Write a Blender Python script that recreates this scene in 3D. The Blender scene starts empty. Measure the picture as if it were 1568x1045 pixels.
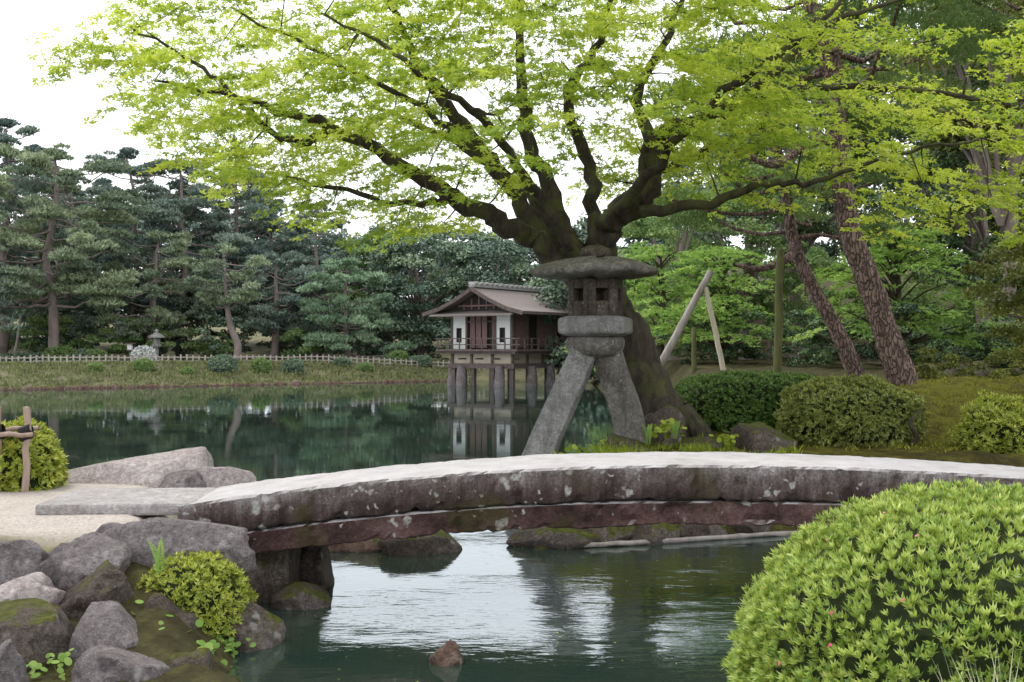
import bpy, bmesh, math, random
import numpy as np
from mathutils import Vector, noise as mnoise
R_ = math.radians
scene = bpy.context.scene
rng = np.random.default_rng(7)
random.seed(5)

# ------------------------------------------------------------------ helpers
def link(ob, parent=None):
    scene.collection.objects.link(ob)
    if parent: ob.parent = parent
    return ob
def empty(name, loc=(0,0,0), rz=0):
    e = bpy.data.objects.new(name, None); e.location = loc; e.rotation_euler=(0,0,rz)
    e.empty_display_size = .2
    return link(e)
def mesh_np(name, V, F, val=None, smooth=False):
    V = np.asarray(V, np.float32); F = np.asarray(F, np.int32)
    me = bpy.data.meshes.new(name)
    m, k = F.shape
    me.vertices.add(len(V)); me.vertices.foreach_set('co', V.ravel())
    me.loops.add(m*k); me.loops.foreach_set('vertex_index', F.ravel())
    me.polygons.add(m)
    me.polygons.foreach_set('loop_start', np.arange(0, m*k, k, dtype=np.int32))
    me.polygons.foreach_set('use_smooth', np.full(m, smooth, dtype=bool))
    me.update(calc_edges=True)
    if val is not None:
        a = me.attributes.new('val', 'FLOAT', 'FACE')
        a.data.foreach_set('value', np.asarray(val, np.float32))
    me.validate()
    return me
def obj_np(name, V, F, mat, val=None, parent=None, smooth=False):
    me = mesh_np(name, V, F, val, smooth); me.materials.append(mat)
    return link(bpy.data.objects.new(name, me), parent)
def quad_obj(name, Q, val, mat, parent=None):
    n = len(Q)
    return obj_np(name, Q.reshape(-1,3), np.arange(n*4).reshape(n,4), mat, val, parent)
def nrm(a): return a/(np.linalg.norm(a, axis=-1, keepdims=True)+1e-9)

def smooth_path(P, R, sub=5):
    P = np.array(P, float); R = np.array(R, float)
    if len(P) < 3: return P, R
    Pe = np.vstack([2*P[0]-P[1], P, 2*P[-1]-P[-2]])
    out=[]; ro=[]
    for i in range(len(P)-1):
        p0,p1,p2,p3 = Pe[i:i+4]
        for t in np.linspace(0,1,sub,endpoint=False):
            out.append(.5*((2*p1)+(-p0+p2)*t+(2*p0-5*p1+4*p2-p3)*t*t+(-p0+3*p1-3*p2+p3)*t**3))
            ro.append(R[i]*(1-t)+R[i+1]*t)
    out.append(P[-1]); ro.append(R[-1])
    return np.array(out), np.array(ro)
def tube(P, R, sides=6, rough=0.0):
    P = np.asarray(P,float); R=np.asarray(R,float)
    T = np.gradient(P, axis=0); T = nrm(T)
    ref = np.array([0,1,0.13]) if abs(T[0][1])<.8 else np.array([1,0,0.1])
    A = nrm(np.cross(T, ref)); B = np.cross(T, A)
    ang = np.linspace(0, 2*np.pi, sides, endpoint=False)
    rr = np.repeat(R[:,None], sides, 1)
    if rough: rr = rr*(1+rough*rng.normal(size=rr.shape))
    V = P[:,None]+ rr[...,None]*(np.cos(ang)[None,:,None]*A[:,None]+np.sin(ang)[None,:,None]*B[:,None])
    n = len(P); F=[]
    for i in range(n-1):
        for j in range(sides):
            k=(j+1)%sides
            F.append((i*sides+j, i*sides+k, (i+1)*sides+k, (i+1)*sides+j))
    return V.reshape(-1,3), np.array(F)
class Acc:
    def __init__(s): s.V=[]; s.F=[]; s.n=0
    def add(s, V, F):
        s.V.append(V); s.F.append(np.asarray(F)+s.n); s.n+=len(V)
    def box(s, cx,cy,cz,sx,sy,sz, rot=None):
        v = np.array([[x,y,z] for x in(-.5,.5) for y in(-.5,.5) for z in(-.5,.5)])*[sx,sy,sz]
        if rot is not None: v = v@np.array(rot).T
        s.add(v+[cx,cy,cz], [(0,1,3,2),(4,6,7,5),(0,4,5,1),(2,3,7,6),(0,2,6,4),(1,5,7,3)])
    def build(s, name, mat, parent=None, smooth=False, bevel=0):
        ob = obj_np(name, np.vstack(s.V), np.vstack(s.F), mat, None, parent, smooth)
        if bevel:
            m=ob.modifiers.new('b','BEVEL'); m.width=bevel; m.segments=2; m.limit_method='ANGLE'
        return ob
def basis(N, n):
    rnd = rng.normal(size=(n,3)); D = nrm(np.cross(N, rnd)); S = np.cross(N, D); return D,S
def rhombs(C, N, L, W, D=None):
    n=len(C)
    d,s = basis(N,n)
    if D is not None:
        d = nrm(D); s = nrm(np.cross(N,d))
    L = np.broadcast_to(L,(n,))[:,None]; W=np.broadcast_to(W,(n,))[:,None]
    return np.stack([C-d*L*.5, C+s*W*.5-d*L*.05, C+d*L*.5, C-s*W*.5-d*L*.05],1)
def stars(C, N, L, w=.2):
    n=len(C); d,s=basis(N,n); out=[]
    L=np.broadcast_to(L,(n,))[:,None]
    for a,k in ((-1.1,.8),(0,1.),(1.1,.8)):
        dr = math.cos(a)*d+math.sin(a)*s; pr=-math.sin(a)*d+math.cos(a)*s
        dr = dr - N*0.15
        out.append(np.stack([C, C+dr*L*k*.45+pr*L*w, C+dr*L*k, C+dr*L*k*.45-pr*L*w],1))
    return np.concatenate(out,0)
def vn(x,y,seed=0):
    xi=np.floor(x).astype(np.int64); yi=np.floor(y).astype(np.int64); fx=x-xi; fy=y-yi
    fx=fx*fx*(3-2*fx); fy=fy*fy*(3-2*fy)
    def h(a,b):
        n=(a*374761393+b*668265263+seed*974711)&0x7fffffff
        n=((n^(n>>13))*1274126177)&0x7fffffff
        return ((n^(n>>16))&0xffff)/65535.
    return (h(xi,yi)*(1-fx)+h(xi+1,yi)*fx)*(1-fy)+(h(xi,yi+1)*(1-fx)+h(xi+1,yi+1)*fx)*fy
def fbm(x,y,seed=0,o=4):
    s=0;a=.5
    for i in range(o): s=s+a*(vn(x,y,seed+i)-.5); x=x*2.03+7; y=y*2.03+3; a*=.5
    return s

# ------------------------------------------------------------------ materials
class NT:
    def __init__(s,name):
        s.m=bpy.data.materials.new(name); s.m.use_nodes=True; s.t=s.m.node_tree; s.t.nodes.clear()
        s.out=s.n('ShaderNodeOutputMaterial')
    def n(s,t,**k):
        x=s.t.nodes.new(t)
        for a,b in k.items(): setattr(x,a,b)
        return x
    def l(s,a,b): s.t.links.new(a,b)
    def coord(s,scale=(1,1,1),kind='Object'):
        c=s.n('ShaderNodeTexCoord'); m=s.n('ShaderNodeMapping'); m.inputs['Scale'].default_value=scale
        s.l(c.outputs[kind],m.inputs['Vector']); return m.outputs[0]
    def noise(s,vec,scale,detail=5,rough=.55,dist=0):
        x=s.n('ShaderNodeTexNoise'); x.inputs['Scale'].default_value=scale; x.inputs['Detail'].default_value=detail
        x.inputs['Roughness'].default_value=rough; x.inputs['Distortion'].default_value=dist
        if vec is not None: s.l(vec,x.inputs['Vector'])
        return x.outputs['Fac']
    def ramp(s,fac,stops):
        r=s.n('ShaderNodeValToRGB'); e=r.color_ramp.elements
        while len(e)<len(stops): e.new(.5)
        for i,(p,c) in enumerate(stops):
            e[i].position=p; e[i].color=(*c,1) if len(c)==3 else c
        s.l(fac,r.inputs[0]); return r.outputs[0]
    def rng(s,fac,a,b,c=0,d=1):
        r=s.n('ShaderNodeMapRange'); r.inputs[1].default_value=a;r.inputs[2].default_value=b
        r.inputs[3].default_value=c;r.inputs[4].default_value=d; s.l(fac,r.inputs[0]); return r.outputs[0]
    def mix(s,f,a,b,mode='MIX'):
        m=s.n('ShaderNodeMix',data_type='RGBA',blend_type=mode)
        for i,v in ((0,f),(6,a),(7,b)):
            if isinstance(v,(int,float)): m.inputs[i].default_value=v
            elif isinstance(v,tuple): m.inputs[i].default_value=(*v,1)
            else: s.l(v,m.inputs[i])
        return m.outputs[2]
    def math(s,op,a,b=0.):
        m=s.n('ShaderNodeMath',operation=op)
        for i,v in ((0,a),(1,b)):
            if isinstance(v,(int,float)): m.inputs[i].default_value=v
            else: s.l(v,m.inputs[i])
        return m.outputs[0]
    def attr(s,name):
        a=s.n('ShaderNodeAttribute'); a.attribute_name=name; return a.outputs['Fac']
    def bump(s,h,strength,dist=.02):
        b=s.n('ShaderNodeBump'); b.inputs['Strength'].default_value=strength; b.inputs['Distance'].default_value=dist
        s.l(h,b.inputs['Height']); return b.outputs[0]
    def principled(s,col,rough=.85,normal=None,spec=.3):
        p=s.n('ShaderNodeBsdfPrincipled')
        if isinstance(col,tuple): p.inputs['Base Color'].default_value=(*col,1)
        else: s.l(col,p.inputs['Base Color'])
        p.inputs['Roughness'].default_value=rough; p.inputs['Specular IOR Level'].default_value=spec
        if normal is not None: s.l(normal,p.inputs['Normal'])
        s.l(p.outputs[0],s.out.inputs[0]); return s.m

def leaf_mat(name, dark, mid, light, trans=.35, gloss=.06):
    t=NT(name)
    c=t.ramp(t.attr('val'),[(0.,dark),(.5,mid),(1.,light)])
    d=t.n('ShaderNodeBsdfDiffuse'); t.l(c,d.inputs[0]); o=d.outputs[0]
    if trans>0:
        tr=t.n('ShaderNodeBsdfTranslucent'); t.l(t.mix(.4,c,(light[0]*1.1,light[1]*1.1,light[2]*.6)),tr.inputs[0])
        m=t.n('ShaderNodeMixShader'); m.inputs[0].default_value=trans; t.l(o,m.inputs[1]); t.l(tr.outputs[0],m.inputs[2]); o=m.outputs[0]
    if gloss>0:
        g=t.n('ShaderNodeBsdfGlossy'); g.inputs['Roughness'].default_value=.45
        m2=t.n('ShaderNodeMixShader'); m2.inputs[0].default_value=gloss; t.l(o,m2.inputs[1]); t.l(g.outputs[0],m2.inputs[2]); o=m2.outputs[0]
    t.l(o,t.out.inputs[0]); return t.m
M_maple = leaf_mat('maple_leaf',(.15,.29,.04),(.42,.54,.07),(.68,.74,.13),.5,.03)
M_gmaple= leaf_mat('green_maple_leaf',(.13,.25,.06),(.25,.40,.10),(.38,.52,.15),.4,0)
M_pine  = leaf_mat('pine_needle_haze',(.13,.18,.165),(.215,.28,.235),(.32,.385,.30),0,0)  # aerial haze painted in: needles paled and greyed towards blue
M_pine2_haze = leaf_mat('pine_needle_warm_haze',(.16,.21,.155),(.26,.325,.205),(.36,.425,.255),0,0)  # warmer needles, also paled to paint in distance haze
M_pinel_haze = leaf_mat('pine_needle_light_haze',(.17,.26,.17),(.27,.385,.24),(.37,.48,.31),0,0)  # light green needles, with distance haze painted into the colour
M_ngreen= leaf_mat('near_pine_needle',(.07,.12,.05),(.15,.23,.08),(.25,.33,.12),.2,0)
M_broad = leaf_mat('broad_leaf',(.04,.08,.04),(.09,.15,.06),(.17,.25,.09),0,.04)
M_broadf_haze= leaf_mat('far_broad_leaf_haze',(.09,.14,.11),(.165,.235,.155),(.30,.385,.21),0,.03)  # far foliage lightened so the colour carries the aerial haze
M_fresh = leaf_mat('fresh_leaf',(.12,.20,.09),(.23,.335,.13),(.35,.46,.19),.3,0)
M_olive = leaf_mat('olive_leaf',(.06,.08,.02),(.16,.19,.04),(.30,.31,.07),.3,.03)
M_azal  = leaf_mat('azalea_leaf',(.10,.21,.04),(.35,.48,.09),(.68,.74,.24),.3,.06)
M_azald = leaf_mat('azalea_dark_leaf',(.04,.09,.02),(.09,.18,.03),(.19,.29,.06),.2,.05)
M_azalo = leaf_mat('azalea_olive_leaf',(.09,.12,.02),(.2,.235,.05),(.38,.42,.10),.25,.05)
M_azaly = leaf_mat('azalea_yellow_leaf',(.14,.2,.02),(.34,.40,.05),(.6,.62,.12),.25,.05)
M_grass = leaf_mat('grass_blade',(.12,.16,.02),(.24,.31,.04),(.42,.5,.09),.3,0)
M_mosst = leaf_mat('moss_tuft',(.08,.09,.015),(.19,.2,.03),(.3,.31,.05),0,0)
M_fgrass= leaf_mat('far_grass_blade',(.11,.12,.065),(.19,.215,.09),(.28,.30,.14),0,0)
M_sgrass= leaf_mat('striped_grass_blade',(.45,.5,.3),(.6,.62,.42),(.75,.75,.6),.3,0)
M_white = leaf_mat('white_blossom',(.5,.55,.5),(.7,.72,.7),(.85,.85,.83),0,0)
M_pink = leaf_mat('pink_bud',(.5,.06,.15),(.6,.1,.2),(.7,.2,.3),0,0)

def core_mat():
    t=NT('shrub_inner_shade'); c=t.ramp(t.noise(t.coord(),14),[(.3,(.010,.015,.005)),(.7,(.035,.05,.016))])  # near-black core colour stands in for shade between the leaves
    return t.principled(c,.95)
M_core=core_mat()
def bark_mat(name, a, b, moss=None, scale=8, plates=False):
    t=NT(name); v=t.coord((1,1,.35))
    n=t.noise(v,scale,6,.65); c=t.ramp(n,[(.3,a),(.7,b)])
    h=n
    if plates:
        nc=t.n('ShaderNodeTexNoise'); nc.inputs['Scale'].default_value=9; t.l(v,nc.inputs['Vector'])
        vo=t.n('ShaderNodeTexVoronoi',feature='DISTANCE_TO_EDGE'); vo.inputs['Scale'].default_value=20
        t.l(t.mix(.14,v,nc.outputs['Color']),vo.inputs['Vector']); e=t.rng(vo.outputs[0],0,.16,.12,1)
        c=t.mix(e,(.045,.032,.028),c); h=t.math('ADD',e,n)
    if moss:
        f=t.rng(t.noise(t.coord(),3,5),.5,.62); c=t.mix(f,c,moss)
    return t.principled(c,.9,t.bump(h,.9,.04))
M_mbark=bark_mat('maple_bark',(.018,.014,.011),(.085,.07,.05),(.08,.085,.028),12)
M_pbark=bark_mat('pine_bark',(.12,.08,.07),(.36,.25,.215),None,9,True)
M_dbark=bark_mat('distant_bark',(.17,.135,.125),(.30,.245,.225),None,4)

def stone_mat(name, c1,c2,c3, moss=0., mosscol=(.13,.14,.02), lichen=.5, scale=1., pits=.6, streak=0):
    t=NT(name); v=t.coord()
    n=t.noise(v,2.2*scale,8,.7); f=t.noise(v,30*scale,6,.75); f2=t.noise(v,90*scale,3,.7); n2=t.noise(v,9*scale,6,.7,.8)
    c=t.ramp(n,[(.30,c1),(.5,c2),(.68,c3)])
    c=t.mix(t.rng(n2,.44,.62,0,.6),c,(c1[0]*.7,c1[1]*.66,c1[2]*.62))
    c=t.mix(t.rng(f,.38,.62,0,.65),c,(c1[0]*.5,c1[1]*.5,c1[2]*.5))
    c=t.mix(t.rng(f2,.55,.72,0,.6),c,c3)
    if streak:
        st=t.noise(t.coord((1,1,.15)),12,5,.7); c=t.mix(t.rng(st,.45,.65,0,streak),c,(.035,.03,.025))
    vo=t.n('ShaderNodeTexVoronoi'); vo.inputs['Scale'].default_value=9*scale
    nc=t.n('ShaderNodeTexNoise'); nc.inputs['Scale'].default_value=16; t.l(v,nc.inputs['Vector'])
    t.l(t.mix(.07,v,nc.outputs['Color']),vo.inputs['Vector'])
    lm=t.math('MULTIPLY',t.rng(vo.outputs['Distance'],.14,.26,1,0),t.rng(t.noise(v,3*scale,3),.5,.6))
    c=t.mix(t.math('MULTIPLY',lm,lichen),c,(.46,.46,.42))
    if moss>0:
        g=t.n('ShaderNodeNewGeometry'); sx=t.n('ShaderNodeSeparateXYZ'); t.l(g.outputs['Normal'],sx.inputs[0])
        mm=t.math('ADD',t.math('MULTIPLY',sx.outputs[2],.35),t.noise(v,3.5*scale,6,.65))
        mf=t.rng(mm,1.02-moss*.5,1.12-moss*.5)
        mc=t.ramp(t.noise(v,22,5),[(.3,(mosscol[0]*.35,mosscol[1]*.4,mosscol[2]*.5)),(.7,mosscol)])
        c=t.mix(mf,c,mc)
    h=t.math('ADD',t.math('ADD',n,n2),t.math('MULTIPLY',f,pits))
    return t.principled(c,.88,t.bump(h,1.,.05),.2)
M_rock=stone_mat('boulder_stone',(.13,.11,.11),(.30,.265,.265),(.48,.43,.425),.2)
M_rockm=stone_mat('mossy_stone',(.055,.042,.033),(.16,.125,.105),(.32,.28,.25),.55)
M_rockp=stone_mat('pale_stone',(.46,.38,.36),(.66,.58,.565),(.80,.74,.72),.0,lichen=.2)
M_rockb=stone_mat('brown_stone',(.09,.05,.035),(.2,.13,.10),(.33,.25,.2),.45)
M_lant=stone_mat('lantern_stone',(.14,.13,.11),(.33,.305,.28),(.50,.475,.445),.22,(.17,.18,.08),lichen=.6,scale=1.6,streak=.4)
M_lantd=stone_mat('lantern_stone_dark',(.07,.055,.043),(.20,.165,.13),(.35,.30,.26),.25,(.14,.14,.05),lichen=.5,scale=1.6,streak=.5)
M_lantl=stone_mat('lantern_stone_light',(.28,.275,.27),(.48,.47,.465),(.62,.61,.60),.08,(.12,.13,.05),lichen=.4,scale=1.6,streak=.35)
M_slab=stone_mat('path_slab_stone',(.5,.46,.45),(.64,.60,.59),(.74,.70,.69),0,lichen=.1)

def bridge_mat(name, lower):
    t=NT(name); v=t.coord(); vs=t.coord((1,1,.16))
    g=t.n('ShaderNodeNewGeometry'); sx=t.n('ShaderNodeSeparateXYZ'); t.l(g.outputs['Normal'],sx.inputs[0])
    hgt=t.attr('vv')
    streak=t.noise(vs,11,6,.75); blot=t.noise(v,3.3,8,.75); fine=t.noise(v,55,5,.75)
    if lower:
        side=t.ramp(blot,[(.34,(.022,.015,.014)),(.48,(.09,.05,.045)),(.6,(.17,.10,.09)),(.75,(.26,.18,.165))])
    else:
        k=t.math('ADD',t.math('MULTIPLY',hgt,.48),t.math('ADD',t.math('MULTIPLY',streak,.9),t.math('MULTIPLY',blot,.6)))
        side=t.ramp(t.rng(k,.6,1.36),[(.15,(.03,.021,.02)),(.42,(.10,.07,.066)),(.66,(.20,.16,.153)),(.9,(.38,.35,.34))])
    side=t.mix(t.rng(fine,.42,.66,0,.65),side,(.03,.022,.02))
    for sc,lo in ((7,.50),(17,.53)):
        vo=t.n('ShaderNodeTexVoronoi'); vo.inputs['Scale'].default_value=sc
        nc=t.n('ShaderNodeTexNoise'); nc.inputs['Scale'].default_value=14; t.l(v,nc.inputs['Vector'])
        t.l(t.mix(.10,v,nc.outputs['Color']),vo.inputs['Vector'])
        sp=t.math('MULTIPLY',t.rng(vo.outputs['Distance'],.16,.24,1,0),t.rng(t.noise(v,2.1+sc*.1,2),lo,lo+.03))
        side=t.mix(t.math('MULTIPLY',t.math('MULTIPLY',sp,.8),t.rng(fine,.35,.5)),side,(.50,.50,.46))
    moss=t.math('MULTIPLY',t.rng(t.noise(v,2.6,5),.55,.66),.5); side=t.mix(moss,side,(.07,.065,.02))
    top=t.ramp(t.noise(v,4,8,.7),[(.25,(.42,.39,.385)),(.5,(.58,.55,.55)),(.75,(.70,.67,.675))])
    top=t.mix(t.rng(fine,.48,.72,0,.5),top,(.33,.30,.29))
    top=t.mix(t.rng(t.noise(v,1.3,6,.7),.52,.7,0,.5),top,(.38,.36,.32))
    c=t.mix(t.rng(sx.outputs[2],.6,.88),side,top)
    h=t.math('ADD',fine,t.math('MULTIPLY',blot,1.5))
    return t.principled(c,.85,t.bump(h,.8,.025),.15)
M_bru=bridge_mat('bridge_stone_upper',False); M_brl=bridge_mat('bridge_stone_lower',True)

def simple(name,col,col2=None,scale=6,rough=.8,stretch=(1,1,1),bump=.3):
    t=NT(name); col2=col2 or tuple(x*.6 for x in col)
    n=t.noise(t.coord(stretch),scale,6,.6); c=t.ramp(n,[(.3,col2),(.7,col)])
    return t.principled(c,rough,t.bump(n,bump,.02))
M_wood=simple('dark_wood',(.17,.13,.12),(.085,.065,.06),9,stretch=(1,1,.3))
M_shut=simple('brown_shutter',(.24,.15,.14),(.15,.09,.085),9)
M_plast=simple('white_plaster',(.80,.80,.78),(.72,.72,.70),3)
M_cream=simple('cream_panel',(.55,.49,.39),(.45,.39,.30),3)
M_roof=simple('shingle_roof',(.25,.21,.19),(.15,.125,.115),7,stretch=(1,6,1))
M_tile=simple('ridge_tile',(.42,.42,.40),(.2,.2,.19),8)
M_dark=simple('dark_interior',(.05,.043,.04),(.025,.021,.02),3)
M_bamb=simple('bamboo',(.44,.33,.27),(.22,.15,.12),12,.6,(1,1,.2))
M_fence=simple('far_fence_wood',(.52,.47,.42),(.34,.30,.27),5)
M_pole=simple('support_pole',(.38,.34,.31),(.20,.17,.15),10,stretch=(1,1,.2))
M_polel=simple('bamboo_pole',(.60,.54,.42),(.42,.37,.27),10,stretch=(1,1,.2))
M_polem=simple('mossy_post',(.13,.14,.045),(.06,.06,.025),10,stretch=(1,1,.3))
M_rope=simple('black_rope',(.02,.02,.018))

# ------------------------------------------------------------------ terrain
SX=[-60,-30,-21,-12,-3,3,8]; SY=[36,42,46,52,58,57,50]
def land(x,y):
    w=fbm(x*.9,y*.9,11,3)*.35
    xa=np.interp(y,[-60,4.6,5.1,6.0,6.6,7.5,8.5,10,10.6],[60,3,-.6,-1.5,-1.6,-1.75,-1.95,-2.4,-2.7])
    dA=np.minimum(xa-x,10.4-y)
    dB=np.maximum(np.minimum(x-1.1,5.3-y), x-5.1)
    xc=np.interp(y,[10,11,12,13,14,15,18,25,40,52],[.2,.15,.45,.75,1.0,1.6,2.3,2.9,3.4,3.8])
    yf=np.interp(x,[.2,2,3.5,5],[10,10.75,11,11])
    dC=np.minimum(x-xc,y-yf)
    dD=y-np.interp(x,SX,SY)
    return dA,dB,dC,dD,w
def height(x,y):
    x=np.asarray(x,float); y=np.asarray(y,float)
    dA,dB,dC,dD,w=land(x,y)
    def prof(d,slope,cap): return np.where(d<0,np.maximum(d*.9,-.7),np.minimum(np.abs(d)*slope,cap))
    hA=prof(dA+w*.3,.8,np.interp(y,[4.5,5.5,6.4,7.1,7.7],[.25,.12,.28,.56,.64]))
    hB=prof(dB,.8,.35+.3*np.clip((x-5)/2,0,1))
    hC=prof(dC+w*.2,1.1,np.interp(y,[10,12,13.5,15,18,24,40],[.5,.66,.72,.95,1.12,1.3,1.4]))
    hD=prof(dD+w*2,.24,.95)
    h=np.maximum(np.maximum(hA,hB),np.maximum(hC,hD))
    mound=.42*np.exp(-((x-6.1)/1.4)**2-((y-15.0)/1.2)**2)+.36*np.exp(-((x-7.9)/1.1)**2-((y-16.3)/1.0)**2)+.2*np.exp(-((x-4.9)/.8)**2-((y-13.8)/.7)**2)
    hill=np.clip((y-34)*.10,0,5)*np.clip((x-5)/10,0,1)+np.clip((y-72)*.08,0,5)
    h=h+np.where(h>0,mound+hill,0)
    h=h+fbm(x*1.7,y*1.7,3,4)*np.where(h>0.03,.16,.02)*np.where((x<-2.2)&(y>7.2)&(y<10.5),.2,1)
    return h
def H(x,y): return float(height(np.array([x]),np.array([y]))[0])
def shy(x): return float(np.interp(x,SX,SY))
xs=np.concatenate([np.linspace(-600,-70,14)[:-1],np.linspace(-70,-30,40)[:-1],np.linspace(-30,-7,90)[:-1],np.linspace(-7,8,220)[:-1],np.linspace(8,30,90)[:-1],np.linspace(30,80,40)[:-1],np.linspace(80,600,14)])
ys=np.concatenate([np.linspace(-200,0,12)[:-1],np.linspace(0,4,16)[:-1],np.linspace(4,18,200)[:-1],np.linspace(18,40,110)[:-1],np.linspace(40,64,110)[:-1],np.linspace(64,110,40)[:-1],np.linspace(110,900,16)])
X,Y=np.meshgrid(xs,ys); Z=height(X,Y)
nx,ny=len(xs),len(ys)
idx=np.arange(nx*ny).reshape(ny,nx)
F=np.stack([idx[:-1,:-1],idx[:-1,1:],idx[1:,1:],idx[1:,:-1]],-1).reshape(-1,4)
def ground_mat():
    t=NT('ground'); v=t.coord()
    n1=t.noise(v,.75,6,.65); n2=t.noise(v,7,6,.65); n3=t.noise(v,45,4,.7)
    moss=t.ramp(t.math('ADD',t.math('MULTIPLY',n1,.6),t.math('MULTIPLY',n2,.4)),[(.38,(.05,.04,.018)),(.46,(.12,.10,.025)),(.53,(.21,.20,.03)),(.64,(.15,.18,.04))])
    moss=t.mix(t.rng(n3,.35,.65,0,.65),moss,(.05,.05,.015))
    sandc=t.ramp(n3,[(.3,(.40,.34,.30)),(.5,(.62,.55,.49)),(.7,(.74,.67,.61))])
    sandc=t.mix(t.rng(n2,.4,.7,0,.35),sandc,(.40,.34,.29))
    c=t.mix(t.attr('sand'),moss,sandc)
    soil=t.ramp(n2,[(.3,(.03,.026,.014)),(.7,(.085,.08,.04))])
    c=t.mix(t.attr('soil'),c,soil)
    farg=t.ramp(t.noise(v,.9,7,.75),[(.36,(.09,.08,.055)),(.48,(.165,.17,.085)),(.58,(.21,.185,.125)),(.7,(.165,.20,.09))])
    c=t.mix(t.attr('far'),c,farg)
    return t.principled(c,.95,t.bump(t.math('ADD',n2,n3),.9,.04),.1)
M_ground=ground_mat()
g=obj_np('ground',np.stack([X,Y,Z],-1).reshape(-1,3),F,M_ground,None,None,True)
dA,dB,dC,dD,w=land(X,Y)
sand=np.clip((dA-.45+w*.4)*5,0,1)*np.clip((Y-7.0)*3,0,1)
soil=np.clip((.12-Z)*8,0,1); soil=np.maximum(soil,np.clip((Y-18.5+w*6)/3,0,1)*(X>1.5)*.9)
soil=np.maximum(soil,((Y<7.0)&(X<0))*.8)
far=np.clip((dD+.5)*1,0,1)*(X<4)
for nm,a in (('sand',sand),('soil',soil),('far',far)):
    at=g.data.attributes.new(nm,'FLOAT','POINT'); at.data.foreach_set('value',a.ravel().astype(np.float32))

def water_mat():
    t=NT('pond_water'); v=t.coord((1,2.2,1))
    sx=t.n('ShaderNodeSeparateXYZ'); t.l(t.coord(),sx.inputs[0])
    patch=t.rng(t.noise(t.coord((.6,.9,1)),1.0,3),.44,.60,.25,1.0)
    near=t.rng(sx.outputs[1],9.5,16,1.,.10)
    amp=t.math('MULTIPLY',patch,near)
    n=t.math('ADD',t.noise(v,3.0,2,.5,.3),t.math('MULTIPLY',t.noise(v,9,3,.55,.4),.45))
    bm=t.bump(t.math('MULTIPLY',n,amp),.22,.03)
    fr=t.n('ShaderNodeFresnel'); fr.inputs['IOR'].default_value=1.65; t.l(bm,fr.inputs['Normal'])
    gl=t.n('ShaderNodeBsdfGlossy'); gl.inputs['Roughness'].default_value=.01; gl.inputs['Color'].default_value=(.90,.96,1,1); t.l(bm,gl.inputs['Normal'])
    di=t.n('ShaderNodeBsdfDiffuse'); t.l(t.ramp(t.noise(t.coord(),.7,4),[(.3,(.014,.032,.026)),(.7,(.032,.044,.028))]),di.inputs[0])
    m=t.n('ShaderNodeMixShader'); t.l(t.rng(fr.outputs[0],0,1,.16,.95),m.inputs[0]); t.l(di.outputs[0],m.inputs[1]); t.l(gl.outputs[0],m.inputs[2])
    t.l(m.outputs[0],t.out.inputs[0]); return t.m
obj_np('pond_water',[(-90,-5,0),(60,-5,0),(60,75,0),(-90,75,0)],[(0,1,2,3)],water_mat())
r=np.random.default_rng(71); n=90
C=np.stack([r.uniform(-1.6,1.6,n),5.4+r.uniform(0,1,n)**1.3*5,np.full(n,.003)],1)
quad_obj('floating_leaves',rhombs(C,np.tile([0,0,1.],(n,1))+r.normal(size=(n,3))*.02,r.uniform(.01,.025,n),.01),r.uniform(.3,1,n),M_azaly)

# ------------------------------------------------------------------ rocks
def rock(name, x,y,z, sx,sy,sz, seed, mat, rz=0, facet=.6, sub=4, parent=None, wedge=0):
    bm=bmesh.new(); bmesh.ops.create_icosphere(bm,subdivisions=sub,radius=1)
    off=Vector((seed*3.7,seed*1.3,seed*2.1))
    rr=random.Random(seed); planes=[(Vector((rr.gauss(0,1),rr.gauss(0,1),rr.gauss(.3,.8))).normalized(),rr.uniform(.62,.88)) for _ in range(10)]
    for v in bm.verts:
        p=v.co.copy()
        d=mnoise.noise(p*1.1+off)*.30+mnoise.noise(p*2.4+off)*.14+mnoise.noise(p*6+off)*.06+mnoise.noise(p*14+off)*.03
        vo=mnoise.voronoi(p*1.2+off)[0]; d+= facet*(vo[1]-vo[0])*.18
        q=p*(1+d)
        for nn,dd in planes:
            e=q.dot(nn)-dd
            if e>0: q-=nn*e*.9
        q+=p*(mnoise.noise(p*9+off)*.02)
        if wedge: q.z*= (1+wedge*max(-1,min(1,q.x)))
        if q.z<-.45: q.z=-.45+(q.z+.45)*.3
        v.co=Vector((q.x*sx,q.y*sy,q.z*sz))*1.16
    for f in bm.faces: f.smooth=True
    me=bpy.data.meshes.new(name); bm.to_mesh(me); bm.free(); me.materials.append(mat)
    o=bpy.data.objects.new(name,me); o.location=(x,y,z); o.rotation_euler=(0,0,rz); return link(o,parent)
rock('boulder',-2.10,7.15,.50,.38,.28,.20,1,M_rock,.1,sub=5)
rock('boulder',-2.55,6.85,.42,.30,.24,.18,2,M_rock,.4,sub=5)
rock('boulder',-3.0,6.85,.42,.26,.24,.20,3,M_rock,.2,sub=5)
rock('boulder',-2.78,6.45,.34,.20,.2,.13,4,M_rockp,.2,sub=5)
rock('boulder',-2.58,6.05,.20,.28,.26,.25,5,M_rockm,.6,sub=5)
rock('boulder',-2.40,6.6,.26,.24,.22,.22,6,M_rockm,1.,sub=5)
rock('boulder',-2.2,6.15,.14,.23,.2,.22,7,M_rock,1.5,sub=5)
rock('boulder',-1.98,5.75,.02,.25,.25,.26,8,M_rock,.3,sub=5)
rock('boulder',-2.45,5.4,.1,.16,.16,.25,9,M_rock,.9,sub=5)
rock('boulder',-1.68,5.95,-.04,.15,.16,.22,10,M_rockm,.2)
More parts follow.
